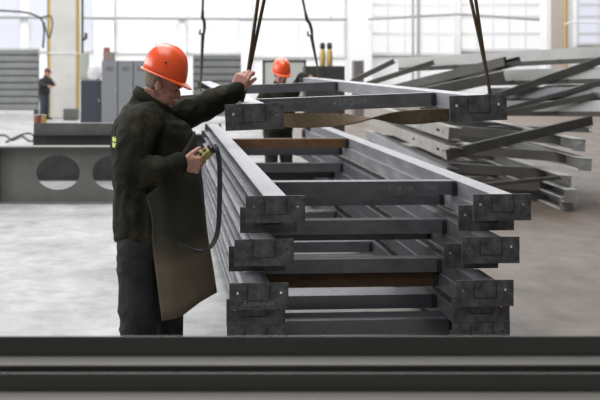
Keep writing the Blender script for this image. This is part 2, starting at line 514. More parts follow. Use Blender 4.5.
lf = ladder_frame('steel_ladder_frame', 'dark steel ladder frame hanging level in slings above the stack', None, (wx(366.5, 5.63), 5.63, LZ), math.atan(.055),
             roll=-.036, pitch=.0025, chalkat=(0, (('437-2-19', 0),), .06, .02), cross_m=[steel_dark, steel_dark])

# ------------------------------------------------------------------ slings
def lift_pt(x, y, dz=0):      # a point in the hanging frame's own axes
    return lf.matrix_basis @ Vector((x, y, dz))
bpy.context.view_layer.update()
def sling_near():
    e = empty('lifting_sling', lift_pt(0, .3, -RH)); tag(e, 'brown webbing sling twisted under the near end of the hanging frame', 'sling')
    o = e.location
    yy = .32
    l0 = lift_pt(-FW / 2 - .02, yy, .0); r0 = lift_pt(FW / 2 + .035, .075, .0)
    ltop = px(268, -40, 5.95); rtop = px(466, -40, 5.72)
    # belly of the belt, under both rails, twisted once in the middle
    pts = []; wd = []
    P = [lift_pt(-FW / 2 - .012, yy, -.05), lift_pt(-FW / 2 + .0, yy, -RH - .01), lift_pt(-FW / 2 + .13, yy, -RH - .012), lift_pt(-.36, yy, -RH - .03), lift_pt(-.12, yy, -RH - .035),
         lift_pt(.1, yy, -RH - .035), lift_pt(.32, .2, -RH - .03), lift_pt(FW / 2 - .13, .1, -RH - .012), lift_pt(FW / 2 + .02, .075, -RH - .01), lift_pt(FW / 2 + .035, .075, -.05)]
    ang = [90, 90, 60, 15, 35, 95, 160, 130, 90, 90]
    A = catmull([Vector((a, 0, 0)) for a in ang], 6)
    for p, a in zip(catmull(P, 6), A):
        pts.append(p - o); wd.append(Vector((0, math.sin(R(a.x)), math.cos(R(a.x)))))
    bm = bmesh.new(); ribbon(bm, pts, wd, .088, .007); obj('belt', bm, sling_m, e)
    for base, top, dx in ((l0, ltop, .0), (r0, rtop, .0)):
        bm = bmesh.new()
        mid = base.lerp(top, .33)
        s = 1 if base is r0 else -1
        for k in (-1, 1):
            q = [base - Vector((0, 0, .06)), base.lerp(top, .08) if s > 0 else px(243.2, 98, 5.95), (mid if s > 0 else px(251, 58, 5.95)) + Vector((.006 * k, .01 * k, 0)), top + Vector((.028 * k, .02 * k, 0))]
            ribbon(bm, [p - o for p in catmull(q, 6)], [Vector((.5, 1, 0))] * 19, .032 if base is l0 else .055, .008)
        obj('leg_strap', bm, sling_m, e)
    return e
sling_near()
def sling_far(ub, vb, ut, vt, side, label, hook_v):
    b0 = lift_pt(side * (FW / 2 + .012), 6.3, -RH)
    e = empty('lifting_sling', b0); tag(e, label, 'sling', 'rope slings at the far end of the hanging frame')
    t0 = px(ut, vt, 11.6)
    k0 = b0 + Vector((0, 0, RH))
    f = (vb - hook_v) / (vb - vt)
    hk = k0.lerp(t0, f)
    bm = bmesh.new()
    tube(bm, [Vector((side * -.08, 0, -.012)), Vector((0, 0, -.012)), Vector((0, 0, RH)), hk - b0 - (t0 - k0).normalized() * .14], .011)
    tube(bm, [Vector((side * -.08, .05, -.012)), Vector((0, .05, -.012)), Vector((0, .05, RH)), hk - b0 - (t0 - k0).normalized() * .14 + Vector((.02, .01, 0))], .011)
    obj('rope_loop', bm, sling_m, e)
    bm = bmesh.new(); tube(bm, [hk - b0 + (t0 - k0).normalized() * .12, t0 - b0], .014); obj('rope', bm, sling_m, e)
    bm = bmesh.new()
    d = (t0 - k0).normalized()
    c = hk - b0
    tube(bm, [c + d * .14, c + d * .06, c + d * .02 + Vector((.022, 0, 0)), c - d * .06 + Vector((.028, 0, 0)), c - d * .13 + Vector((.02, 0, 0)), c - d * .13 - Vector((.03, 0, 0)), c - d * .08 - Vector((.022, 0, 0))], [.018, .02, .019, .018, .017, .014, .009])
    obj('hook', bm, dull_dark, e)
sling_far(190, 82, 204, -40, -1, 'thin dark rope sling with a hook, left of the second worker', 22)
sling_far(317, 72, 294, -40, 1, 'thin dark rope sling with a hook, right of the second worker', 21)

# ------------------------------------------------------------------ people
def head_parts(bm, M):
    """face and skull in the head's own axes: x forward, y left, z up"""
    rot = M.to_3x3()
    def E(c, r, rr=None):
        ell(bm, M @ Vector(c), r, rot if rr is None else rot @ rr, 18)
    E((-.012, 0, .045), (.100, .078, .085))
    E((.028, 0, -.02), (.070, .066, .085))
    E((.040, 0, -.075), (.052, .053, .042))
    E((.078, 0, -.098), (.020, .024, .017))
    E((.086, 0, .022), (.016, .052, .013))
    for s in (-1, 1):
        E((.062, s * .038, -.028), (.030, .026, .028))
        E((.035, s * .046, -.075), (.040, .020, .034))
        E((-.008, s * .080, -.010), (.020, .008, .034), Matrix.Rotation(R(-12), 3, 'Y'))
        E((-.012, s * .086, .002), (.017, .005, .022))
        E((.104, s * .012, -.036), (.011, .009, .009))
    E((.102, 0, -.012), (.012, .010, .026), Matrix.Rotation(R(-28), 3, 'Y'))
    E((.114, 0, -.033), (.014, .012, .012))
    E((.094, 0, -.063), (.012, .024, .007))
    E((.091, 0, -.075), (.012, .021, .007))

def hand(bm, wrist, d, n, curl, thumb_side, size=1., spread=.07, thumb=(35, 25, 25), thumb_out=.7):
    """palm, four fingers and a thumb. d: wrist to knuckles, n: out of the palm"""
    d = d.normalized(); n = (n - d * n.dot(d)).normalized(); s = d.cross(n) * thumb_side
    k = size
    limb(bm, [wrist - d * .05, wrist + d * .01], [.027 * k, .026 * k], 12)
    for i in range(5):          # palm
        t = i / 4
        limb(bm, [wrist + s * (.012 - .02 * t) * k + d * .01, wrist + d * (.088 - .012 * abs(t - .35)) * k + s * (.032 - .066 * t) * k], [.018 * k, .0135 * k], 10)
    lens = [(.044, .026, .021), (.048, .030, .022), (.045, .028, .021), (.035, .021, .018)]
    for i in range(4):
        t = (i - 1.5) / 1.5
        p = wrist + d * (.086 - .008 * abs(i - 1)) * k - s * (t * .032) * k
        a = 0
        pts = [p - d * .03 * k, p]; rad = [.0125 * k, .0115 * k]
        dd = (d - s * t * spread)
        for j in range(3):
            a += R(curl[i][j])
            v = (dd * math.cos(a) + n * math.sin(a)).normalized()
            p = p + v * lens[i][j] * k
            pts.append(p); rad.append((.0108, .0098, .0082)[j] * k * (.9 if i == 3 else 1))
        limb(bm, pts, rad, 10)
    p = wrist + d * .022 * k + s * .026 * k
    pts = [p]; rad = [.018 * k]
    a = 0
    v0 = (d * (1 - thumb_out) + s * thumb_out + n * .25).normalized()
    for j, L in enumerate((.040, .034, .027)):
        a = R(thumb[j])
        v0 = (v0 * math.cos(a) + (d * .5 + n * .8).normalized() * math.sin(a)).normalized()
        p = p + v0 * L * k
        pts.append(p); rad.append((.0135, .0115, .0095)[j] * k)
    limb(bm, pts, rad, 10)

def hard_hat(M, parent, loc0):
    """M: head matrix; shell with ridge, brim and peak"""
    a, b_, h, zb = .130, .114, .165, .035
    n, rows = 48, 16
    def P(t, f):
        ct, st = math.cos(t), math.sin(t)
        pw = 2.15
        x = math.copysign(abs(ct) ** (2 / pw), ct); y = math.copysign(abs(st) ** (2 / pw), st)
        ph = f * math.pi / 2
        rr = abs(math.cos(ph)) ** (2 / 2.7); zz = abs(math.sin(ph)) ** (2 / 2.5)
        xx = x * a * rr; yy = y * b_ * rr
        zz = zz * h
        xx -= .018 * (zz / h)                                     # crown set back
        ridge = max(0, 1 - abs(yy) / .022) ** .5 if f > .25 else 0
        zz += .010 * ridge * min(1, (f - .25) * 4) if f > .25 else 0
        side = max(0, 1 - abs(abs(yy) - .06) / .010)
        if f > .4: zz += .004 * side
        return M @ Vector((xx - .002, yy, zb + zz)) - loc0
    e = empty('hard_hat', (0, 0, 0)); e.parent = parent
    bm = bmesh.new()
    L = []
    for r in range(rows):
        f = r / rows
        L.append([bm.verts.new(P(2 * math.pi * k / n, f)) for k in range(n)])
    top = bm.verts.new(P(0, .9999))
    for p, q in zip(L, L[1:]):
        for k in range(n): bm.faces.new((p[k], p[(k + 1) % n], q[(k + 1) % n], q[k]))
    for k in range(n): bm.faces.new((L[-1][k], L[-1][(k + 1) % n], top))
    o = obj('shell', bm, orange, e, True)
    sol = o.modifiers.new('s', 'SOLIDIFY'); sol.thickness = .004; sol.offset = -1
    bm = bmesh.new()
    L = []
    for q in range(4):
        ring = []
        for k in range(n):
            t = 2 * math.pi * k / n
            ct, st = math.cos(t), math.sin(t)
            fr = max(0, ct) ** 2.2
            ext = .012 + .036 * fr
            z = zb + (.0, -.004, -.008 - .006 * fr, -.010 - .010 * fr)[q]
            ff = (0, .33, .8, 1.)[q]
            pw = 2.15
            x = math.copysign(abs(ct) ** (2 / pw), ct); y = math.copysign(abs(st) ** (2 / pw), st)
            ring.append(bm.verts.new(M @ Vector((x * (a + ext * ff) - .002, y * (b_ + ext * .6 * ff), z)) - loc0))
        L.append(ring)
    for p, q in zip(L, L[1:]):
        for k in range(n): bm.faces.new((p[k], p[(k + 1) % n], q[(k + 1) % n], q[k]))
    o = obj('brim', bm, orange_in, e, True)
    sol = o.modifiers.new('s', 'SOLIDIFY'); sol.thickness = .005
    bm = bmesh.new()
    c = M @ Vector((.0, -.116, zb + .075)) - loc0
    ell(bm, c, (.009, .006, .005), M.to_3x3()); obj('side_mark', bm, dull_dark, e, True)
    # headband that sits on the skull
    bm = bmesh.new()
    pts = [M @ Vector((.094 * math.cos(2 * math.pi * k / 24) - .01, .077 * math.sin(2 * math.pi * k / 24), zb + .012)) - loc0 for k in range(25)]
    ribbon(bm, pts, [M.to_3x3() @ Z_] * 25, .025, .003); obj('headband', bm, black, e)

def face_details(M, parent, loc0):
    for s in (-1, 1):
        bm = bmesh.new(); ell(bm, M @ Vector((.0905, s * .031, -.001)) - loc0, (.008, .013, .0045), M.to_3x3(), 12); obj('eye', bm, eye_m, parent, True)
        bm = bmesh.new(); ell(bm, M @ Vector((.097, s * .032, .020)) - loc0, (.007, .020, .004), M.to_3x3(), 12); obj('eyebrow', bm, brow_m, parent, True)
    bm = bmesh.new(); ell(bm, M @ Vector((.099, 0, -.069)) - loc0, (.008, .020, .005), M.to_3x3(), 12); obj('lips', bm, lip_m, parent, True)
    bm = bmesh.new()
    bmesh.ops.create_uvsphere(bm, u_segments=40, v_segments=28, radius=1)
    dead = [v for v in bm.verts if v.co.z * .085 + .045 > .055 or v.co.z * .11 + .03 < -.052 or (v.co.x > .12 and v.co.z < .1) or (v.co.z < -.2 and v.co.x > -.12)]
    bmesh.ops.delete(bm, geom=dead, context='VERTS')
    for v in bm.verts:
        p = Vector((v.co.x * .1045 - .012, v.co.y * .0805, v.co.z * .105 + .032)); v.co = M @ p - loc0
    o = obj('hair', bm, hair_m, parent, True)
    sol = o.modifiers.new('s', 'SOLIDIFY'); sol.thickness = .006; sol.offset = 0

def boot(parent, ank, dirv, loc0):
    dirv = Vector((dirv[0], dirv[1], 0)).normalized(); sd = Vector((-dirv.y, dirv.x, 0))
    g = Vector((ank.x, ank.y, 0))
    bm = bmesh.new()
    R_ = []
    for t, z0, z1, w in ((-.08, .02, .085, .030), (-.06, .016, .12, .042), (0, .016, .13, .046), (.07, .016, .10, .047), (.13, .016, .075, .052), (.19, .016, .06, .048), (.22, .02, .045, .03)):
        c = g + dirv * t + Z_ * ((z0 + z1) / 2)
        R_.append((c - loc0, sd * w, Z_ * (z1 - z0) / 2))
    loft(bm, R_, 20, 2.6)
    limb(bm, [g + Z_ * .08 - loc0, g + Z_ * .2 - loc0], [.052, .056])
    b = obj_me('boot', fuse(bm, .008, 4), boot_m, parent, True)
    bm = bmesh.new()
    R_ = [(g + dirv * t + Z_ * .01 - loc0, sd * w, Z_ * .01) for t, w in ((-.085, .025), (-.06, .045), (0, .048), (.07, .05), (.13, .055), (.19, .05), (.225, .028))]
    loft(bm, R_, 20, 4)
    obj('sole', bm, black, b)

def ring(c, rx, ry, ax=0., tilt=0.):
    """horizontal loft ring; ax: heading of the rx axis, tilt: front lower"""
    a = Vector((math.cos(ax) * rx, math.sin(ax) * rx, -tilt * rx)); b = Vector((-math.sin(ax) * ry, math.cos(ax) * ry, 0))
    return (c, a, b)

# ---- worker with the remote control
WYD = 5.65
loc0 = Vector((px(152, 366, WYD).x, WYD, 0))
man = empty('person', loc0)
tag(man, 'worker in orange hard hat and long brown apron steering the hanging frame by its sling', 'person')
HM = Matrix.Translation(px(163, 84.5, WYD)) @ Matrix.Rotation(R(-8), 4, 'Z') @ Matrix.Rotation(R(22), 4, 'Y')
Rs, Re, Rw = px(140, 125, 5.43), px(132, 172, 5.33), px(181, 163, 5.38)
Ls, Le, Lw = px(166, 120, 5.82), px(203, 107, 5.97), px(236, 91, 5.90)
def loc(*v): return [Vector(p) - loc0 for p in v]
bm = bmesh.new()
HL = Matrix.Translation(-loc0) @ HM
head_parts(bm, HL)
limb(bm, [HL @ Vector((-.028, 0, -.06)), px(154, 118, WYD) - loc0], [.062, .068])
def torso_rings(rows, sc=1.):
    out = []
    for v, ua, ub, ry, tilt in rows:
        c = px((ua + ub) / 2, v, WYD) - loc0
        out.append(ring(c, (ub - ua) / 2 / F * WYD * sc, ry * sc, 0, tilt))
    return out
TR = [(246, 121, 190, .17, 0), (225, 120, 190, .17, 0), (195, 120, 188, .155, 0), (170, 119, 188, .15, 0), (150, 118, 189, .155, 0), (130, 120, 186, .155, .05), (120, 127, 181, .13, .1), (112, 137, 174, .09, .2)]
loft(bm, torso_rings(TR, .86))
limb(bm, loc(Rs, Re, Rw), [.062, .048, .03]); limb(bm, loc(Ls, Le, Lw), [.062, .046, .03])
Rh, Rk, Ra = px(142, 232, 5.55), px(137, 296, 5.53), px(139, 358, 5.56)
Lh, Lk, La = px(165, 232, 5.75), px(168, 296, 5.74), px(166, 357, 5.77)
limb(bm, loc(Rh, Rk, Ra), [.092, .062, .045]); limb(bm, loc(Lh, Lk, La), [.092, .062, .045])
# right hand: closed round the control
ctl0, ctl1 = px(193, 165, 5.405), px(213, 147.5, 5.405)
cd = (ctl1 - ctl0).normalized()
hand(bm, Rw + Vector((.004, 0, 0)) - loc0, Vector((1, .10, -.12)), Vector((.10, 1, .15)), [(45, 75, 50), (52, 78, 50), (55, 78, 50), (58, 80, 50)], 1, 1.08, thumb=(15, 35, 30), thumb_out=.55)
# left hand: closed round the sling, back of the hand towards us
hand(bm, Lw - loc0, px(246, 70, 5.90) - Lw, Vector((.35, 1, 0)), [(14, 50, 55), (30, 60, 50), (42, 66, 45), (50, 70, 45)], -1, 1.08, thumb=(4, 12, 15), thumb_out=.30)
body = obj_me('body', fuse(bm, .0042, 3), skin, man, True)
face_details(HL, body, Vector((0, 0, 0)))
hard_hat(HL @ Matrix.Translation((-.012, 0, .020)), man, Vector((0, 0, 0)))
# jacket
bm = bmesh.new()
loft(bm, torso_rings([(240, 115, 196, .215, 0), (230, 114, 198, .222, 0), (205, 114, 196, .205, 0), (192, 116, 192, .185, 0), (182, 114, 193, .185, 0), (165, 113, 194, .185, 0), (146, 112, 195, .19, 0), (130, 114, 192, .19, .08),
                      (118, 121, 186, .18, .2), (111, 131, 177, .13, .4), (105, 135, 172, .092, .6), (101, 137, 169, .084, .65)]))
limb(bm, loc(px(146, 122, 5.50), Rs, px(133, 148, 5.36), Re, px(156, 171, 5.31), px(178, 164, 5.37)), [.11, .108, .098, .092, .078, .056])
limb(bm, loc(px(160, 118, 5.78), Ls, px(184, 113, 5.90), Le, px(236, 91, 5.90)), [.1, .1, .095, .08, .054])
jm = fuse(bm, .009, 4, (.012, 7, .8))
jk = obj_me('jacket', jm, camo_m, man, True)
# collar
bm = bmesh.new()
pts = []
for k in range(25):
    t = 2 * math.pi * k / 24
    c = px(153, 101.5, WYD) - loc0
    pts.append(c + Vector((math.cos(t) * .100, math.sin(t) * .090, -.066 * math.cos(t) + .002)))
ribbon(bm, pts, [Vector((.5, 0, 1)) for k in range(25)], .05, .012)
obj('collar', bm, jacket_m, jk, True)
# reflective strips on the right sleeve
for v, hgt in ((139, .018), (144.5, .024)):
    bm = bmesh.new()
    c = px(133, v, 5.415) - loc0
    ribbon(bm, [c + Vector((math.cos(t) * .108, math.sin(t) * .108, 0)) for t in [R(150 + 5 * k) for k in range(15)]], [Z_] * 15, hgt, .006)
    obj('reflective_strip', bm, hivis, jk)
# trousers
bm = bmesh.new()
loft(bm, torso_rings([(215, 118, 186, .205, 0), (240, 118, 187, .21, 0), (252, 121, 183, .19, 0)]))
limb(bm, loc(px(139, 245, 5.55), Rk, px(138.5, 325, 5.54), Ra), [.118, .108, .103, .100]); limb(bm, loc(px(163, 245, 5.75), Lk, px(167, 325, 5.75), La), [.118, .100, .094, .092])
obj_me('trousers', fuse(bm, .010, 5, (.010, 6, .8)), trouser_m, man, True)
boot(man, Ra, (1, -.15, 0), loc0); boot(man, La, (1, .05, 0), loc0)
# apron: a curved sheet hanging from the chest round the near side and the front
cols = [  # (top, middle, bottom) as (u, v, Y) for edges from the near side round to the far side
    [(146, 196, 5.44), (152, 245, 5.41), (162, 321, 5.40)],
    [(166, 178, 5.42), (172, 240, 5.39), (182, 316, 5.39)],
    [(181, 155, 5.47), (193, 235, 5.45), (202, 301, 5.46)],
    [(193.5, 134, 5.57), (206, 235, 5.57), (216, 293, 5.60)],
    [(193.5, 133, 5.68), (205, 235, 5.70), (214, 291, 5.75)],
    [(183, 150, 5.83), (184, 235, 5.88), (190, 289, 5.93)]]
G = []
for cpts in cols:
    a_, b_, c_ = [px(*c) for c in cpts]
    G.append(catmull([a_, a_.lerp(b_, .5) + Vector((.012, -.004, 0)), b_, c_], 8))
GG = [catmull([G[i][j] for i in range(len(G))], 8) for j in range(len(G[0]))]
bm = bmesh.new()
vs = [[bm.verts.new(p - loc0 + Vector((noise.noise(Vector((p.x * 9, p.y * 9, p.z * 2))) * .008, noise.noise(Vector((p.y * 9, p.x * 9, p.z * 2 + 5))) * .008, 0))) for p in row] for row in GG]
for r0, r1 in zip(vs, vs[1:]):
    for k in range(len(r0) - 1): bm.faces.new((r0[k], r0[k + 1], r1[k + 1], r1[k]))
ap = obj('apron', bm, apron_m, man, True)
sol = ap.modifiers.new('s', 'SOLIDIFY'); sol.thickness = .006
# remote control, held in the hand: a thing of its own
e = empty('remote_control', ctl0); tag(e, 'yellow handheld crane control with a black end, held by the worker', 'remote control')
xx = cd; zz = Vector((-.25, -.45, .85)); zz = (zz - xx * zz.dot(xx)).normalized(); yy = zz.cross(xx)
RM = Matrix((xx, yy, zz)).transposed()
bm = bmesh.new()
L = (ctl1 - ctl0).length
for t0, t1, w, h in ((-.02, L * .5, .046, .036), (L * .5, L * .84, .056, .042)):
    box(bm, xx * (t0 + t1) / 2, (t1 - t0, w, h), RM)
obj('housing', bm, yellow, e, bevel=.006)
bm = bmesh.new(); box(bm, xx * (L * .92), (L * .18, .05, .040), RM); obj('end_cap', bm, black, e, bevel=.008)
for k in range(3):
    bm = bmesh.new(); ell(bm, xx * (L * (.30 + .2 * k)) + zz * .022, (.010, .010, .007), RM, 10); obj('button', bm, black, e, True)
bm = bmesh.new()
sp = catmull([ctl1 + cd * .002, px(215.5, 146.5, 5.40), px(217, 150, 5.37), px(219.5, 165, 5.37), px(219.5, 200, 5.37), px(217.5, 232, 5.37), px(209, 248, 5.36), px(195, 251, 5.35), px(178, 243, 5.345)], 8)
ribbon(bm, [p - ctl0 for p in sp], [Vector((.9, -.3, .45))] * len(sp), .026, .006); obj('strap', bm, black, e)

# ---- simpler figures farther off
def far_person(label, Y, u, v_top, face, hat, j_m, t_m, arm_r, arm_l, lean=0., h=1.74, pitch=18):
    base = Vector((wx(u, Y), Y, 0))
    p = empty('person', base); tag(p, label, 'person')
    f = Vector((math.cos(face), math.sin(face), 0)); s = Vector((-f.y, f.x, 0))      # s: his left
    k = h / 1.75
    neck = Vector((0, 0, 1.46 * k)) + f * lean * .5
    HM = Matrix.Translation(neck + Vector((0, 0, .19 * k)) + f * (.03 + lean * .15)) @ Matrix.Rotation(face, 4, 'Z') @ Matrix.Rotation(R(pitch), 4, 'Y')
    bm = bmesh.new()
    head_parts(bm, HM)
    limb(bm, [HM @ Vector((-.028, 0, -.06)), neck - Z_ * .04], [.06, .066])
    tr = [(.86, .13, .17, 0), (1.0, .13, .175, .1), (1.2, .13, .20, .5), (1.36, .125, .205, .8), (1.44, .09, .15, .95)]
    def rings(g):
        return [(Vector((0, 0, z * k)) + f * lean * .5 * q, f * (a * g), s * (b_ * g)) for z, a, b_, q in tr]
    loft(bm, rings(.9))
    sh = {q: neck - Z_ * .07 + s * q * .19 for q in (-1, 1)}
    arms = {-1: arm_r, 1: arm_l}
    def W_(a): return f * a[0] + s * a[1] + Z_ * a[2]
    for q in (-1, 1):
        el, wr = W_(arms[q][0]), W_(arms[q][1])
        limb(bm, [sh[q], el, wr], [.058, .045, .03])
        hand(bm, wr, (wr - el), f * .3 - s * q * .8, [(30, 45, 35)] * 4, q, 1.)
    hips = {q: Z_ * .88 * k + s * q * .095 for q in (-1, 1)}
    kn = {q: Z_ * .48 * k + s * q * .105 + f * .03 for q in (-1, 1)}
    an = {q: Z_ * .09 + s * q * .115 for q in (-1, 1)}
    for q in (-1, 1): limb(bm, [hips[q], kn[q], an[q]], [.088, .06, .045])
    b = obj_me('body', fuse(bm, .008, 2), skin, p, True)
    face_details(HM, b, Vector((0, 0, 0)))
    if hat: hard_hat(HM, p, Vector((0, 0, 0)))
    else:
        bm = bmesh.new(); ell(bm, HM @ Vector((-.01, 0, .07)), (.108, .088, .07), HM.to_3x3()); box(bm, HM @ Vector((.11, 0, .045)), (.09, .13, .012), HM.to_3x3())
        obj_me('cap', fuse(bm, .008, 3), mat('dark red cap cloth', (.12, .035, .03), .9), p, True)
    bm = bmesh.new(); loft(bm, rings(1.12))
    for q in (-1, 1):
        el, wr = W_(arms[q][0]), W_(arms[q][1]); limb(bm, [sh[q], el, el.lerp(wr, .92)], [.08, .068, .05])
    limb(bm, [neck - Z_ * .03, neck + Z_ * .05], [.085, .078])
    obj_me('jacket', fuse(bm, .014, 3, (.006, 8, .6)), j_m, p, True)
    bm = bmesh.new()
    loft(bm, [(Z_ * .95 * k, f * .13, s * .175), (Z_ * .82 * k, f * .12, s * .17)])
    for q in (-1, 1): limb(bm, [hips[q] - Z_ * .03, kn[q], an[q]], [.098, .08, .072])
    obj_me('trousers', fuse(bm, .014, 3, (.006, 8, .8)), t_m, p, True)
    for q in (-1, 1): boot(p, base + an[q], f, base)
    return p
far_person('worker in orange hard hat seen behind the far end of the hanging frame', 12.9, 278, 58, R(-70), True, jacket_m, trouser_m,
           [(.1, -.33, 1.15), (.3, -.24, 1.2)], [(.10, .30, 1.54), (.30, .30, 1.53)], lean=.1, h=1.68)
far_person('worker in dark work clothes and cap beside the yellow cornered column', 31.2, 44, 70, R(-30), False, mat('dark work jacket', (.025, .021, .023), .9), navy_m,
           [(.1, -.27, 1.1), (.3, -.2, 1.05)], [(.12, .27, 1.1), (.32, .15, 1.1)], lean=.15, h=1.55)

# ------------------------------------------------------------------ foreground steel angles on trestles
def angle_bar(name, label, Yb, ztop, zbot, depth, x0, x1, t=.007, yaw=0.):
    e = empty(name, (0, Yb, zbot), (0, 0, yaw)); tag(e, label, 'steel angle', 'steel angles across the foreground')
    bm = bmesh.new()
    h = ztop - zbot
    extrude(bm, [(0, h), (t, h), (t, -t), (-depth, -t), (-depth, 0), (0, 0)], Vector((x0, 0, 0)), Y_, Z_, X_, x1 - x0)
    obj('bar', bm, fore_dark, e)
    return e
angle_bar('steel_angle', 'upper dark steel angle lying across the foreground, farther from the viewer', 3.0, 1.7 - .2715 * 3.0, 1.7 - .2925 * 3.0, .088, -1.6, 2.1, yaw=R(.15))
angle_bar('steel_angle', 'lower dark grey steel angle across the foreground, along the bottom edge', 2.78, 1.7 - .3085 * 2.78, 1.7 - .328 * 2.78, .12, -1.6, 2.1)
lit_bar = mat('flat bar pale as lit steel', (.125, .118, .105), .55, .1, .35, (.155, .147, .132), 2, (.3, .7), (.4, 3, 3))  # pale colour stands in for light on the angles' level legs
for ya, yb, zz, m, lab in ((2.905, 2.992, 1.7 - .2925 * 3.0, lit_bar, 'added pale bar standing in for light on the upper foreground angle'), (2.655, 2.772, 1.7 - .328 * 2.78, lit_bar, 'added pale bar standing in for light along the bottom edge of the picture'),
                           (2.79, 2.900, 1.7 - .328 * 2.78 - .007, fore_dark, 'added dark bar standing in for shade between the two foreground angles')):  # dark bar added where the gap is only in shade
    bm = bmesh.new(); box2(bm, (-1.6, -(yb - ya) / 2, .0005), (2.1, (yb - ya) / 2, .006)); o = obj('added_flat_bar', bm, m, None, bevel=.001)
    o.location = (0, (ya + yb) / 2, zz); o.rotation_euler = (0, 0, R(.15) if ya > 2.9 else 0); tag(o, lab, 'flat bar', 'added flat bars across the foreground')
for s, lab in ((-1.15, 'dark steel trestle under the left of the foreground angles'), (1.65, 'dark steel trestle under the right of the foreground angles')):
    e = empty('steel_trestle', (s, 2.84, 0)); tag(e, lab, 'trestle')
    bm = bmesh.new(); box2(bm, (-.05, -.22, .70), (.05, .2, 1.7 - .328 * 2.78 - .007)); obj('top_beam', bm, dull_dark, e)
    for sy in (-1, 1):
        for sxx in (-1, 1):
            bm = bmesh.new(); tube(bm, [(sxx * .03, sy * .15, .70), (sxx * .22, sy * .2, 0)], .02, 8); obj('leg', bm, dull_dark, e)

bm = bmesh.new(); za = 1.7 - .328 * 2.78 - .007; zb_ = 1.7 - .2925 * 3.0 - .0075; box2(bm, (-1.6, -.04, 0), (2.1, .04, zb_ - za)); o = obj('added_gap_bar', bm, fore_dark, None, bevel=.002)  # bar added so the gap under the upper angle stays dark
o.location = (0, 2.952, za); o.rotation_euler = (0, 0, R(.15)); tag(o, 'added dark packing bar closing the bright gap underneath the upper foreground angle', 'steel bar')
# ------------------------------------------------------------------ beams on the left
HB = empty('steel_beam', (wx(90, 12.35), 12.35, 0)); tag(HB, 'long grey steel beam with oval holes lying on the floor behind the worker', 'steel beam')
bx0, bx1 = wx(-40, 12.35) - HB.location.x, wx(197, 12.35) - HB.location.x
ht = wz(146, 12.35)
hol = []
for uc in (4 - 55, 58, 114, 170):
    hol.append((wx(uc, 12.35) - HB.location.x, wz(172.5, 12.35), .272, .213, 28))
hol = hol[1:]
bm = bmesh.new(); plate_holes(bm, [(bx0, .014), (bx1, .014), (bx1, ht - .014), (bx0, ht - .014)], hol, Vector((0, .0, 0)), X_, Z_, Y_, .012); obj('web', bm, beam_grey, HB)
for z, nm in ((ht - .014, 'flange'), (0, 'flange')):
    bm = bmesh.new(); box2(bm, (bx0, -.11, z), (bx1, .12, z + .014)); obj(nm, bm, beam_grey, HB)
for u in (0,):
    bm = bmesh.new(); xx_ = wx(u, 12.35) - HB.location.x; box2(bm, (xx_ - .006, -.10, .014), (xx_ + .006, 0, ht - .014)); obj('stiffener', bm, beam_grey, HB)
e = empty('steel_beam', (wx(33, 14.8), 14.8, 0)); tag(e, 'plain dark steel beam on the floor just behind the beam with oval holes', 'steel beam')
bm = bmesh.new(); h = wz(134, 14.8); w = wx(206, 14.8) - wx(33, 14.8)
box2(bm, (0, 0, .014), (w, .012, h - .014)); obj('web', bm, dull_dark, e)
for z in (0, h - .014):
    bm = bmesh.new(); box2(bm, (0, -.12, z), (w, .13, z + .014)); obj('flange', bm, dull_dark, e)
e = empty('steel_channel', (wx(33, 14.8), 14.75, h)); tag(e, 'grey steel channel lying on top of the plain dark beam', 'steel channel')
bm = bmesh.new(); hh = wz(123, 14.8) - h
chan(bm, (.02, 0, hh), (w - .3, 0, hh), (0, 1, 0), hh, .2, .012); obj('bar', bm, mat('weathered channel steel', (.08, .079, .075), .6, .2, .4, (.12, .118, .112), 3), e)
# ------------------------------------------------------------------ right-hand pile
PG = 'frames in the untidy pile on the right'
def truss(label, P0, P1, back, Wd, rh, ncross, rail_m, cross_m, slots=False, rw=.09, lower=False):
    """ladder frame between the two top corners of its front rail; the other rail lies `back` of it"""
    e = empty('welded_truss', P0); tag(e, label, 'truss', PG)
    d = P1 - P0; L = d.length; d.normalize()
    bk = Vector(back); bk = (bk - d * bk.dot(d)).normalized()
    up = d.cross(bk)
    if up.z < 0: up = -up
    for k in (0, 1):
        o = bk * (Wd * k)
        bm = bmesh.new()
        sg = 1 if k == 0 else -1
        if slots and k == 0:
            hol = [(.30, -rh * .55, .022, .022, 12), (.62, -rh * .5, .11, .018, 16), (1.7, -rh * .55, .02, .02, 12), (2.3, -rh * .5, .10, .018, 16), (3.2, -rh * .55, .02, .02, 12)]
            plate_holes(bm, [(0, -.008), (L, -.008), (L, -rh + .008), (0, -rh + .008)], hol, o, d, up, bk * sg, .008)
            for zz in (0, -rh + .008):
                extrude(bm, [(0, 0), (rw, 0), (rw, -.008), (0, -.008)], o + up * zz, bk * sg, up, d, L)
        else:
            chan(bm, o, o + d * L, bk * sg, rh, rw, .008, up)
        obj('side_rail', bm, pile_pale if not lower and k == 1 and ncross == 3 else rail_m, e)  # right rails of the lower frames coloured paler, as if lit
    if lower:               # dark strip added for the shaded gap under the front rail, with short hangers
        bm = bmesh.new(); o = -up * (rh + .002)
        extrude(bm, [(0, 0), (.06, 0), (.06, -.008), (.008, -.008), (.008, -.065), (0, -.065)], o, bk, up, d, L); obj('gap_strip', bm, pile_dark, e)
        for q in range(int(L / .8) + 1):
            bm = bmesh.new(); extrude(bm, [(0, 0), (.04, 0), (.04, -.05), (0, -.05)], d * min(L - .06, .15 + .8 * q) - up * (rh - .005), bk, up, d, .05); obj('hanger', bm, pile_dark, e)
    for k in range(ncross):
        t = (k + .35) / (ncross - .3) * L
        bm = bmesh.new()
        a = d * t - up * .012 + bk * .012
        chan(bm, a, a + bk * (Wd - .024), d, rh - .03, .08, .008, up)
        obj('crossbar', bm, cross_m, e)
    return e
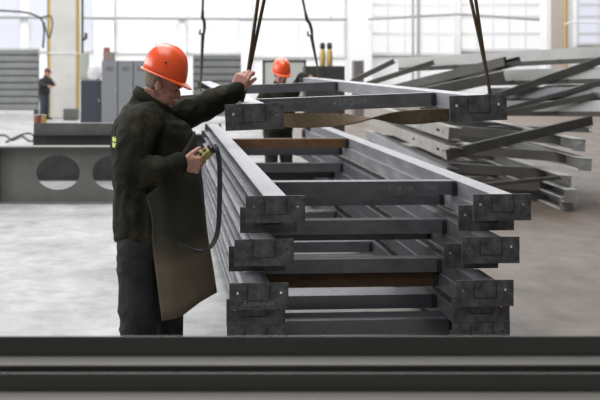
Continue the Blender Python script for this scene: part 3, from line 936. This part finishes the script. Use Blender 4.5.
# lower part: frames lying along the hall, near ends towards us
LOW = [(449, 584, 127, 139, 11.9, 233, 'slotted pale steel truss on top of the near end of the untidy pile'),
       (449, 590, 147, 158, 11.7, 235, 'second pale slotted truss from the top at the near end of the untidy pile'),
       (446, 570, 168, 175, 11.75, 228, 'third truss from the top at the near end of the untidy pile'),
       (442, 576, 184, 189, 11.6, 232, 'second lowest truss at the near end of the untidy pile'),
       (440, 571, 201, 202, 11.7, 232, 'lowest truss lying on the floor at the near end of the untidy pile')]
for i, (ul, ur, vl, vr, Y, vp, lab) in enumerate(LOW):
    a, b_ = px(ul, vl, Y), px(ur, vr, Y + .05)
    if i == 4: a.z = b_.z = .155
    dirv = Vector(((vp - U0) / F, 1, 0))
    truss(lab, a, a + dirv * 6.8, b_ - a, (b_ - a).length, .15, 3, pile_light if i < 2 else steel_rail, pile_mid, slots=i < 2, rw=.16)
# upper part: frames lying across the pile
UPP = [(398, 58, 15.6, 640, 44, 13.2, 'topmost long pale truss lying across the untidy pile'),
       (452, 72, 15.0, 640, 66, 13.1, 'second long pale truss from the top lying across the untidy pile'),
       (488, 88, 14.8, 640, 86, 13.0, 'third long truss from the top lying across the untidy pile'),
       (496, 101, 14.6, 640, 100, 12.95, 'lowest of the long trusses lying across the untidy pile')]
for i, (u0, v0, Ya, u1, v1, Yb, lab) in enumerate(UPP):
    a, b_ = px(u0, v0, Ya), px(u1, v1, Yb)
    if i < 4: b_ = a + (b_ - a) * 1.5
    truss(lab, a, b_, (.35, 1, .0), 1.5, .15, 5, pile_pale if i in (0, 1, 3) else steel_rail, pile_dark, lower=True)
# tilted frame and loose channels thrown on the pile
a, b_ = px(503, 57, 13.6), px(372, 90, 15.2)
truss('dark tilted truss sloping up to the right on top of the pile', a, a + (b_ - a) * 1.3, (.68, .73, .0), .45, .12, 4, pile_dark, pile_dark)
LOOSE = [(470, 126, 15.6, 588, 128, 13.2, .06, 'thin dark channel lying level under the long trusses right of the thick leaning one'),
         (366, 82, 15.4, 433, 60, 14.9, .075, 'dark channel between the short leaning one and the tilted truss of the pile'),
         (350, 80, 15.6, 393, 59, 15.2, .075, 'short dark channel leaning at the far left tip of the untidy pile'),
         (404, 92, 13.6, 503, 71, 13.0, .14, 'broad dark channel ending below the tilted truss of the untidy pile'),
         (420, 108, 13.2, 498, 92, 12.8, .10, 'dark channel right behind the right plate of the hanging frame'),
         (498, 93, 14.4, 612, 53, 13.3, .10, 'uppermost dark channel leaning up to the right across the untidy pile'),
         (505, 108, 14.4, 608, 78, 13.3, .055, 'thin dark channel leaning up to the right in the middle of the pile'),
         (452, 122, 14.6, 594, 93, 13.4, .075, 'dark channel leaning from behind the hanging frame to the right edge of the pile'),
         (446, 150, 11.62, 592, 116, 13.0, .12, 'thickest dark channel leaning over the front of the untidy pile'),
         (470, 185, 11.62, 562, 176, 11.75, .04, 'thin dark bar low down across the front of the untidy pile')]
for (u0, v0, Ya, u1, v1, Yb, h, lab) in LOOSE:
    a, b_ = px(u0, v0, Ya), px(u1, v1, Yb)
    e = empty('steel_channel', a); tag(e, lab, 'steel channel', 'loose channels on the untidy pile')
    bm = bmesh.new(); chan(bm, (0, 0, 0), b_ - a, (0, 1, 0), h, .07, .008); obj('bar', bm, pile_dark, e)

# ------------------------------------------------------------------ things along the back of the hall
def at(u, v, Y): return Vector((wx(u, Y), Y, wz(v, Y)))
def corrugated(u0, u1, v0, Y, lab):
    x0, x1 = wx(u0, Y), wx(u1, Y); h = wz(v0, Y)
    e = empty('corrugated_panel', ((x0 + x1) / 2, Y, 0)); tag(e, lab, 'panel')
    w = x1 - x0
    bm = bmesh.new(); n = 9
    prof = []
    for k in range(n):
        z0 = .16 + (h - .16) * k / n; z1 = .16 + (h - .16) * (k + 1) / n; dz = z1 - z0
        prof += [(0, z0), (-.07, z0 + dz * .12), (-.07, z0 + dz * .7), (0, z1)]
    pts = prof + [(.06, h), (.06, .16)]
    extrude(bm, pts, Vector((-w / 2, 0, 0)), Y_, Z_, X_, w); obj('sheet', bm, panel_m, e)
    bm = bmesh.new()
    for xx in (-w / 2 + .1, w / 2 - .1): box2(bm, (xx - .05, -.15, 0), (xx + .05, .25, .16))
    obj('skid', bm, dull_dark, e)
corrugated(-40, 39, 48, 34, 'wide grey ribbed sheet panel standing left of the yellow cornered column')
corrugated(193, 241, 53, 30, 'grey ribbed sheet panel standing behind the worker\'s outstretched arm')

def cabinet(name, label, cat, group, u0, u1, v0, Y, d, m, door=True, vents=True, doors=1, zb=0.):
    x0, x1 = wx(u0, Y), wx(u1, Y); h = wz(v0, Y) - zb; w = x1 - x0
    e = empty(name, ((x0 + x1) / 2, Y + d / 2, zb)); tag(e, label, cat, group)
    bm = bmesh.new(); box2(bm, (-w / 2, -d / 2 + .02, 0), (w / 2, d / 2, h)); obj('body', bm, m, e, bevel=.008)
    if door:
        for k in range(doors):
            a = -w / 2 + w * k / doors + .012; b_ = -w / 2 + w * (k + 1) / doors - .012
            bm = bmesh.new(); box2(bm, (a, -d / 2 - .002, .06), (b_, -d / 2 + .02, h - .03))
            dr = obj('door', bm, m, e, bevel=.005)
            if vents:
                bm = bmesh.new()
                for q in range(3): box2(bm, ((a + b_) / 2 - .1, -d / 2 - .006, h - .2 - .04 * q), ((a + b_) / 2 + .1, -d / 2 - .002, h - .185 - .04 * q))
                obj('vent', bm, dull_dark, dr)
            bm = bmesh.new(); box2(bm, (b_ - .06, -d / 2 - .02, h * .52), (b_ - .03, -d / 2 - .002, h * .58)); obj('handle', bm, pipe_m, dr)
    return e
cabinet('locker', 'grey metal locker with junk on top, next to the navy cabinet', 'locker', 'grey lockers', 101.5, 117.5, 60.5, 28, .5, locker_m)
cabinet('locker', 'grey metal locker between the one with junk on top and the one by the helmet', 'locker', 'grey lockers', 117.9, 133.2, 60.5, 28, .5, locker_m)
cabinet('locker', 'grey metal locker partly hidden by the orange hard hat of the front worker', 'locker', 'grey lockers', 133.6, 149, 60.5, 28, .5, locker_m)
cabinet('tool_cabinet', 'dark navy cabinet between the yellow cornered column and the lockers', 'cabinet', None, 80.5, 101, 80.5, 28.4, .5, navy_m, vents=False)
cabinet('steel_box', 'dark grey steel box behind the second worker\'s raised arm', 'box', None, 305, 345, 66, 21, .6, dull_dark, vents=False, doors=2)
cabinet('cabinet', 'small dark brown cabinet by the white pilaster behind the pile', 'cabinet', None, 354, 364, 60.5, 30, .5, mat('brown grey paint', (.17, .15, .15), .6), vents=False)
cabinet('crate', 'grey crate standing at the foot of the yellow cornered column', 'crate', None, 63, 77, 109, 30.6, .5, mat('dull grey crate paint', (.11, .105, .10), .7), door=True, vents=False)
junk_r = mat('dull red paint', (.30, .09, .06), .6)
for (u0, u1, v0, v1, m, lab) in ((103, 114, 52, 60.4, mat('brown carton', (.25, .20, .17), .8), 'brown carton lying on top of the locker by the navy cabinet'), (103.5, 109, 47.5, 51.9, junk_r, 'small reddish box topmost on the carton above the locker')):
    Y = 28.2; a, b_ = at(u0, v1, Y), at(u1, v0, Y)
    e = empty('carton', ((a.x + b_.x) / 2, Y + .15, wz(60.5, 28) if u1 == 114 else wz(52, 28.2))); tag(e, lab, 'box')
    bm = bmesh.new(); h = b_.z - a.z; box2(bm, (-(b_.x - a.x) / 2, -.14, 0), ((b_.x - a.x) / 2, .14, h)); obj('body', bm, m, e, bevel=.01)
    bm = bmesh.new(); box2(bm, (-(b_.x - a.x) / 2 - .004, -.145, h * .72), ((b_.x - a.x) / 2 + .004, .145, h * 1.0 + .004)); obj('lid', bm, m, e)
# white sack on the navy cabinet
bm = bmesh.new()
a = at(94.5, 80.5, 28.65)
loft(bm, [(Vector((0, 0, z)), Vector((rx, 0, 0)), Vector((0, rx * .7, 0))) for z, rx in ((0, .15), (.05, .19), (.2, .20), (.36, .17), (.46, .10), (.5, .05))], 20)
o = obj_me('sack', fuse(bm, .02, 3, (.012, 7, 1)), mat('white sack cloth', (.62, .61, .60), .9), None, True); o.location = a; tag(o, 'white sack standing on the dark navy cabinet', 'sack')
cabinet('meter_box', 'pale grey green box stacked by the column above the navy cabinet', 'box', None, 79.5, 88, 53, 28.75, .3, mat('grey green paint', (.36, .38, .34), .6), vents=False, zb=wz(80.3, 28.75))
# notice board on legs behind the second worker
Y = 24.0
e = empty('notice_board', at(284, 110, Y)); e.location.z = 0; tag(e, 'pale board in a dark frame standing behind the second worker', 'board')
x0, x1 = wx(262.5, Y) - e.location.x, wx(306, Y) - e.location.x
z0, z1 = .9, wz(60, Y)
bm = bmesh.new(); box2(bm, (x0 + .04, -.01, z0), (x1 - .04, .01, z1 - .04)); obj('board', bm, mat('pale green grey board', (.50, .52, .48), .7), e)
bm = bmesh.new()
for q in ((x0, z0, x1, z0 + .05), (x0, z1 - .05, x1, z1), (x0, z0, x0 + .05, z1), (x1 - .05, z0, x1, z1)): box2(bm, (q[0], -.025, q[1]), (q[2], .025, q[3]))
obj('frame', bm, dull_dark, e)
for xx in (x0 + .03, x1 - .03):
    bm = bmesh.new(); tube(bm, [(xx, 0, z0 + .02), (xx, 0, .0)], .025); obj('leg', bm, dull_dark, e)
# yellow gas bottles on the dark box
Ym = mat('yellow bottle paint', (.55, .40, .13), .5)
for k, (u, dv, lab) in enumerate(((322.5, 1, 'left of two yellow bottles standing on the dark grey steel box'), (329.5, 0, 'right of two yellow bottles standing on the dark grey steel box'))):
    b0 = at(u, 66, 21.3); e = empty('gas_bottle', b0); tag(e, lab, 'bottle', 'yellow bottles')
    h = wz(48, 21.3) - b0.z
    bm = bmesh.new(); loft(bm, [(Z_ * z, X_ * r, Y_ * r) for z, r in ((0, .055), (.01, .062), (h * .75, .062), (h * .9, .045), (h, .025))], 18, 2); obj('body', bm, Ym, e, True)
    bm = bmesh.new(); loft(bm, [(Z_ * z, X_ * r, Y_ * r) for z, r in ((h * .94, .04), (h * 1.0, .055), (h * 1.22, .055), (h * 1.3, .03))], 14, 2.4); obj('cap', bm, dull_dark, e, True)
# cables and pipes
bm = bmesh.new()
tube(bm, catmull([at(-15, 10, 31.2), at(8, 11, 31.2), at(28, 13, 31.2), at(41, 19, 31.2), at(44, 30, 31.2), at(43, 48, 31.2)], 6), .03)
tube(bm, catmull([at(40, 18, 31.25), at(50, 16, 31.25), at(52.5, 25, 31.25), at(49, 38, 31.25), at(46, 30, 31.25), at(44, 22, 31.25)], 6), .022)
tag(obj('power_cable', bm, dull_dark, smooth=True), 'dark cable looped at the yellow cornered column and strung to the left', 'cable')
bm = bmesh.new(); tube(bm, [at(82.5, 60, 31.5), at(82.5, -60, 31.5)], .035); tube(bm, [at(82.5, 40, 31.5), at(86, 38, 31.5), at(86, 33, 31.5)], .05); tag(obj('riser_pipe', bm, dull_dark), 'thin dark upright pipe along the right of the yellow cornered column', 'pipe')
for u, t, lab in ((413, .05, 'thin grey upright pipe in front of the windows above the left of the pile'), (418.5, .07, 'thicker grey upright pipe beside the thin one above the pile')):
    bm = bmesh.new(); tube(bm, [at(u, 110, 40), at(u, -60, 40)], t); tag(obj('wall_pipe', bm, pipe_m), lab, 'pipe')
bm = bmesh.new(); tube(bm, [at(368, 19, 40.5), at(460, 14, 40.5), at(545, 20, 40.5)], .05); tag(obj('wall_pipe', bm, pipe_m), 'long thin grey pipe running level behind the untidy pile', 'pipe')
bm = bmesh.new(); tube(bm, [at(565, 24, 37.3), at(575, 22, 37.3), at(640, 24, 37.3)], .03); tag(obj('wall_pipe', bm, mullion_m), 'pale thin pipe right of the beige column', 'pipe')
# oddments on the low beams at the left
for (u, v, Y, r, m, lab, nm) in ((37, 123, 14.85, .05, junk_r, 'small red tin on the left end of the low beams', 'paint_tin'), (43.5, 123, 14.9, .045, Ym, 'small yellow tin on the left end of the low beams', 'paint_tin')):
    b0 = at(u, 123, Y); b0.z = wz(123, 14.8)
    e = empty(nm, b0); tag(e, lab, 'tin')
    bm = bmesh.new(); loft(bm, [(Z_ * z, X_ * q, Y_ * q) for z, q in ((0, r), (.11, r))], 18, 2); obj('body', bm, m, e)
    bm = bmesh.new(); loft(bm, [(Z_ * z, X_ * q, Y_ * q) for z, q in ((.11, r * 1.05), (.122, r * 1.05))], 18, 2); obj('lid', bm, pipe_m, e)
bm = bmesh.new()
tube(bm, catmull([Vector((*at(u, v, 1000 * 1.7 / (v - 65)).xy, .02)) for u, v in ((-20, 139), (4, 136), (12, 141), (22, 137), (30, 142), (38, 138), (28, 134), (15, 138), (6, 143))], 6), .02)
tag(obj('hose', bm, black, smooth=True), 'black hose lying in loops on the bright floor at the far left', 'hose')
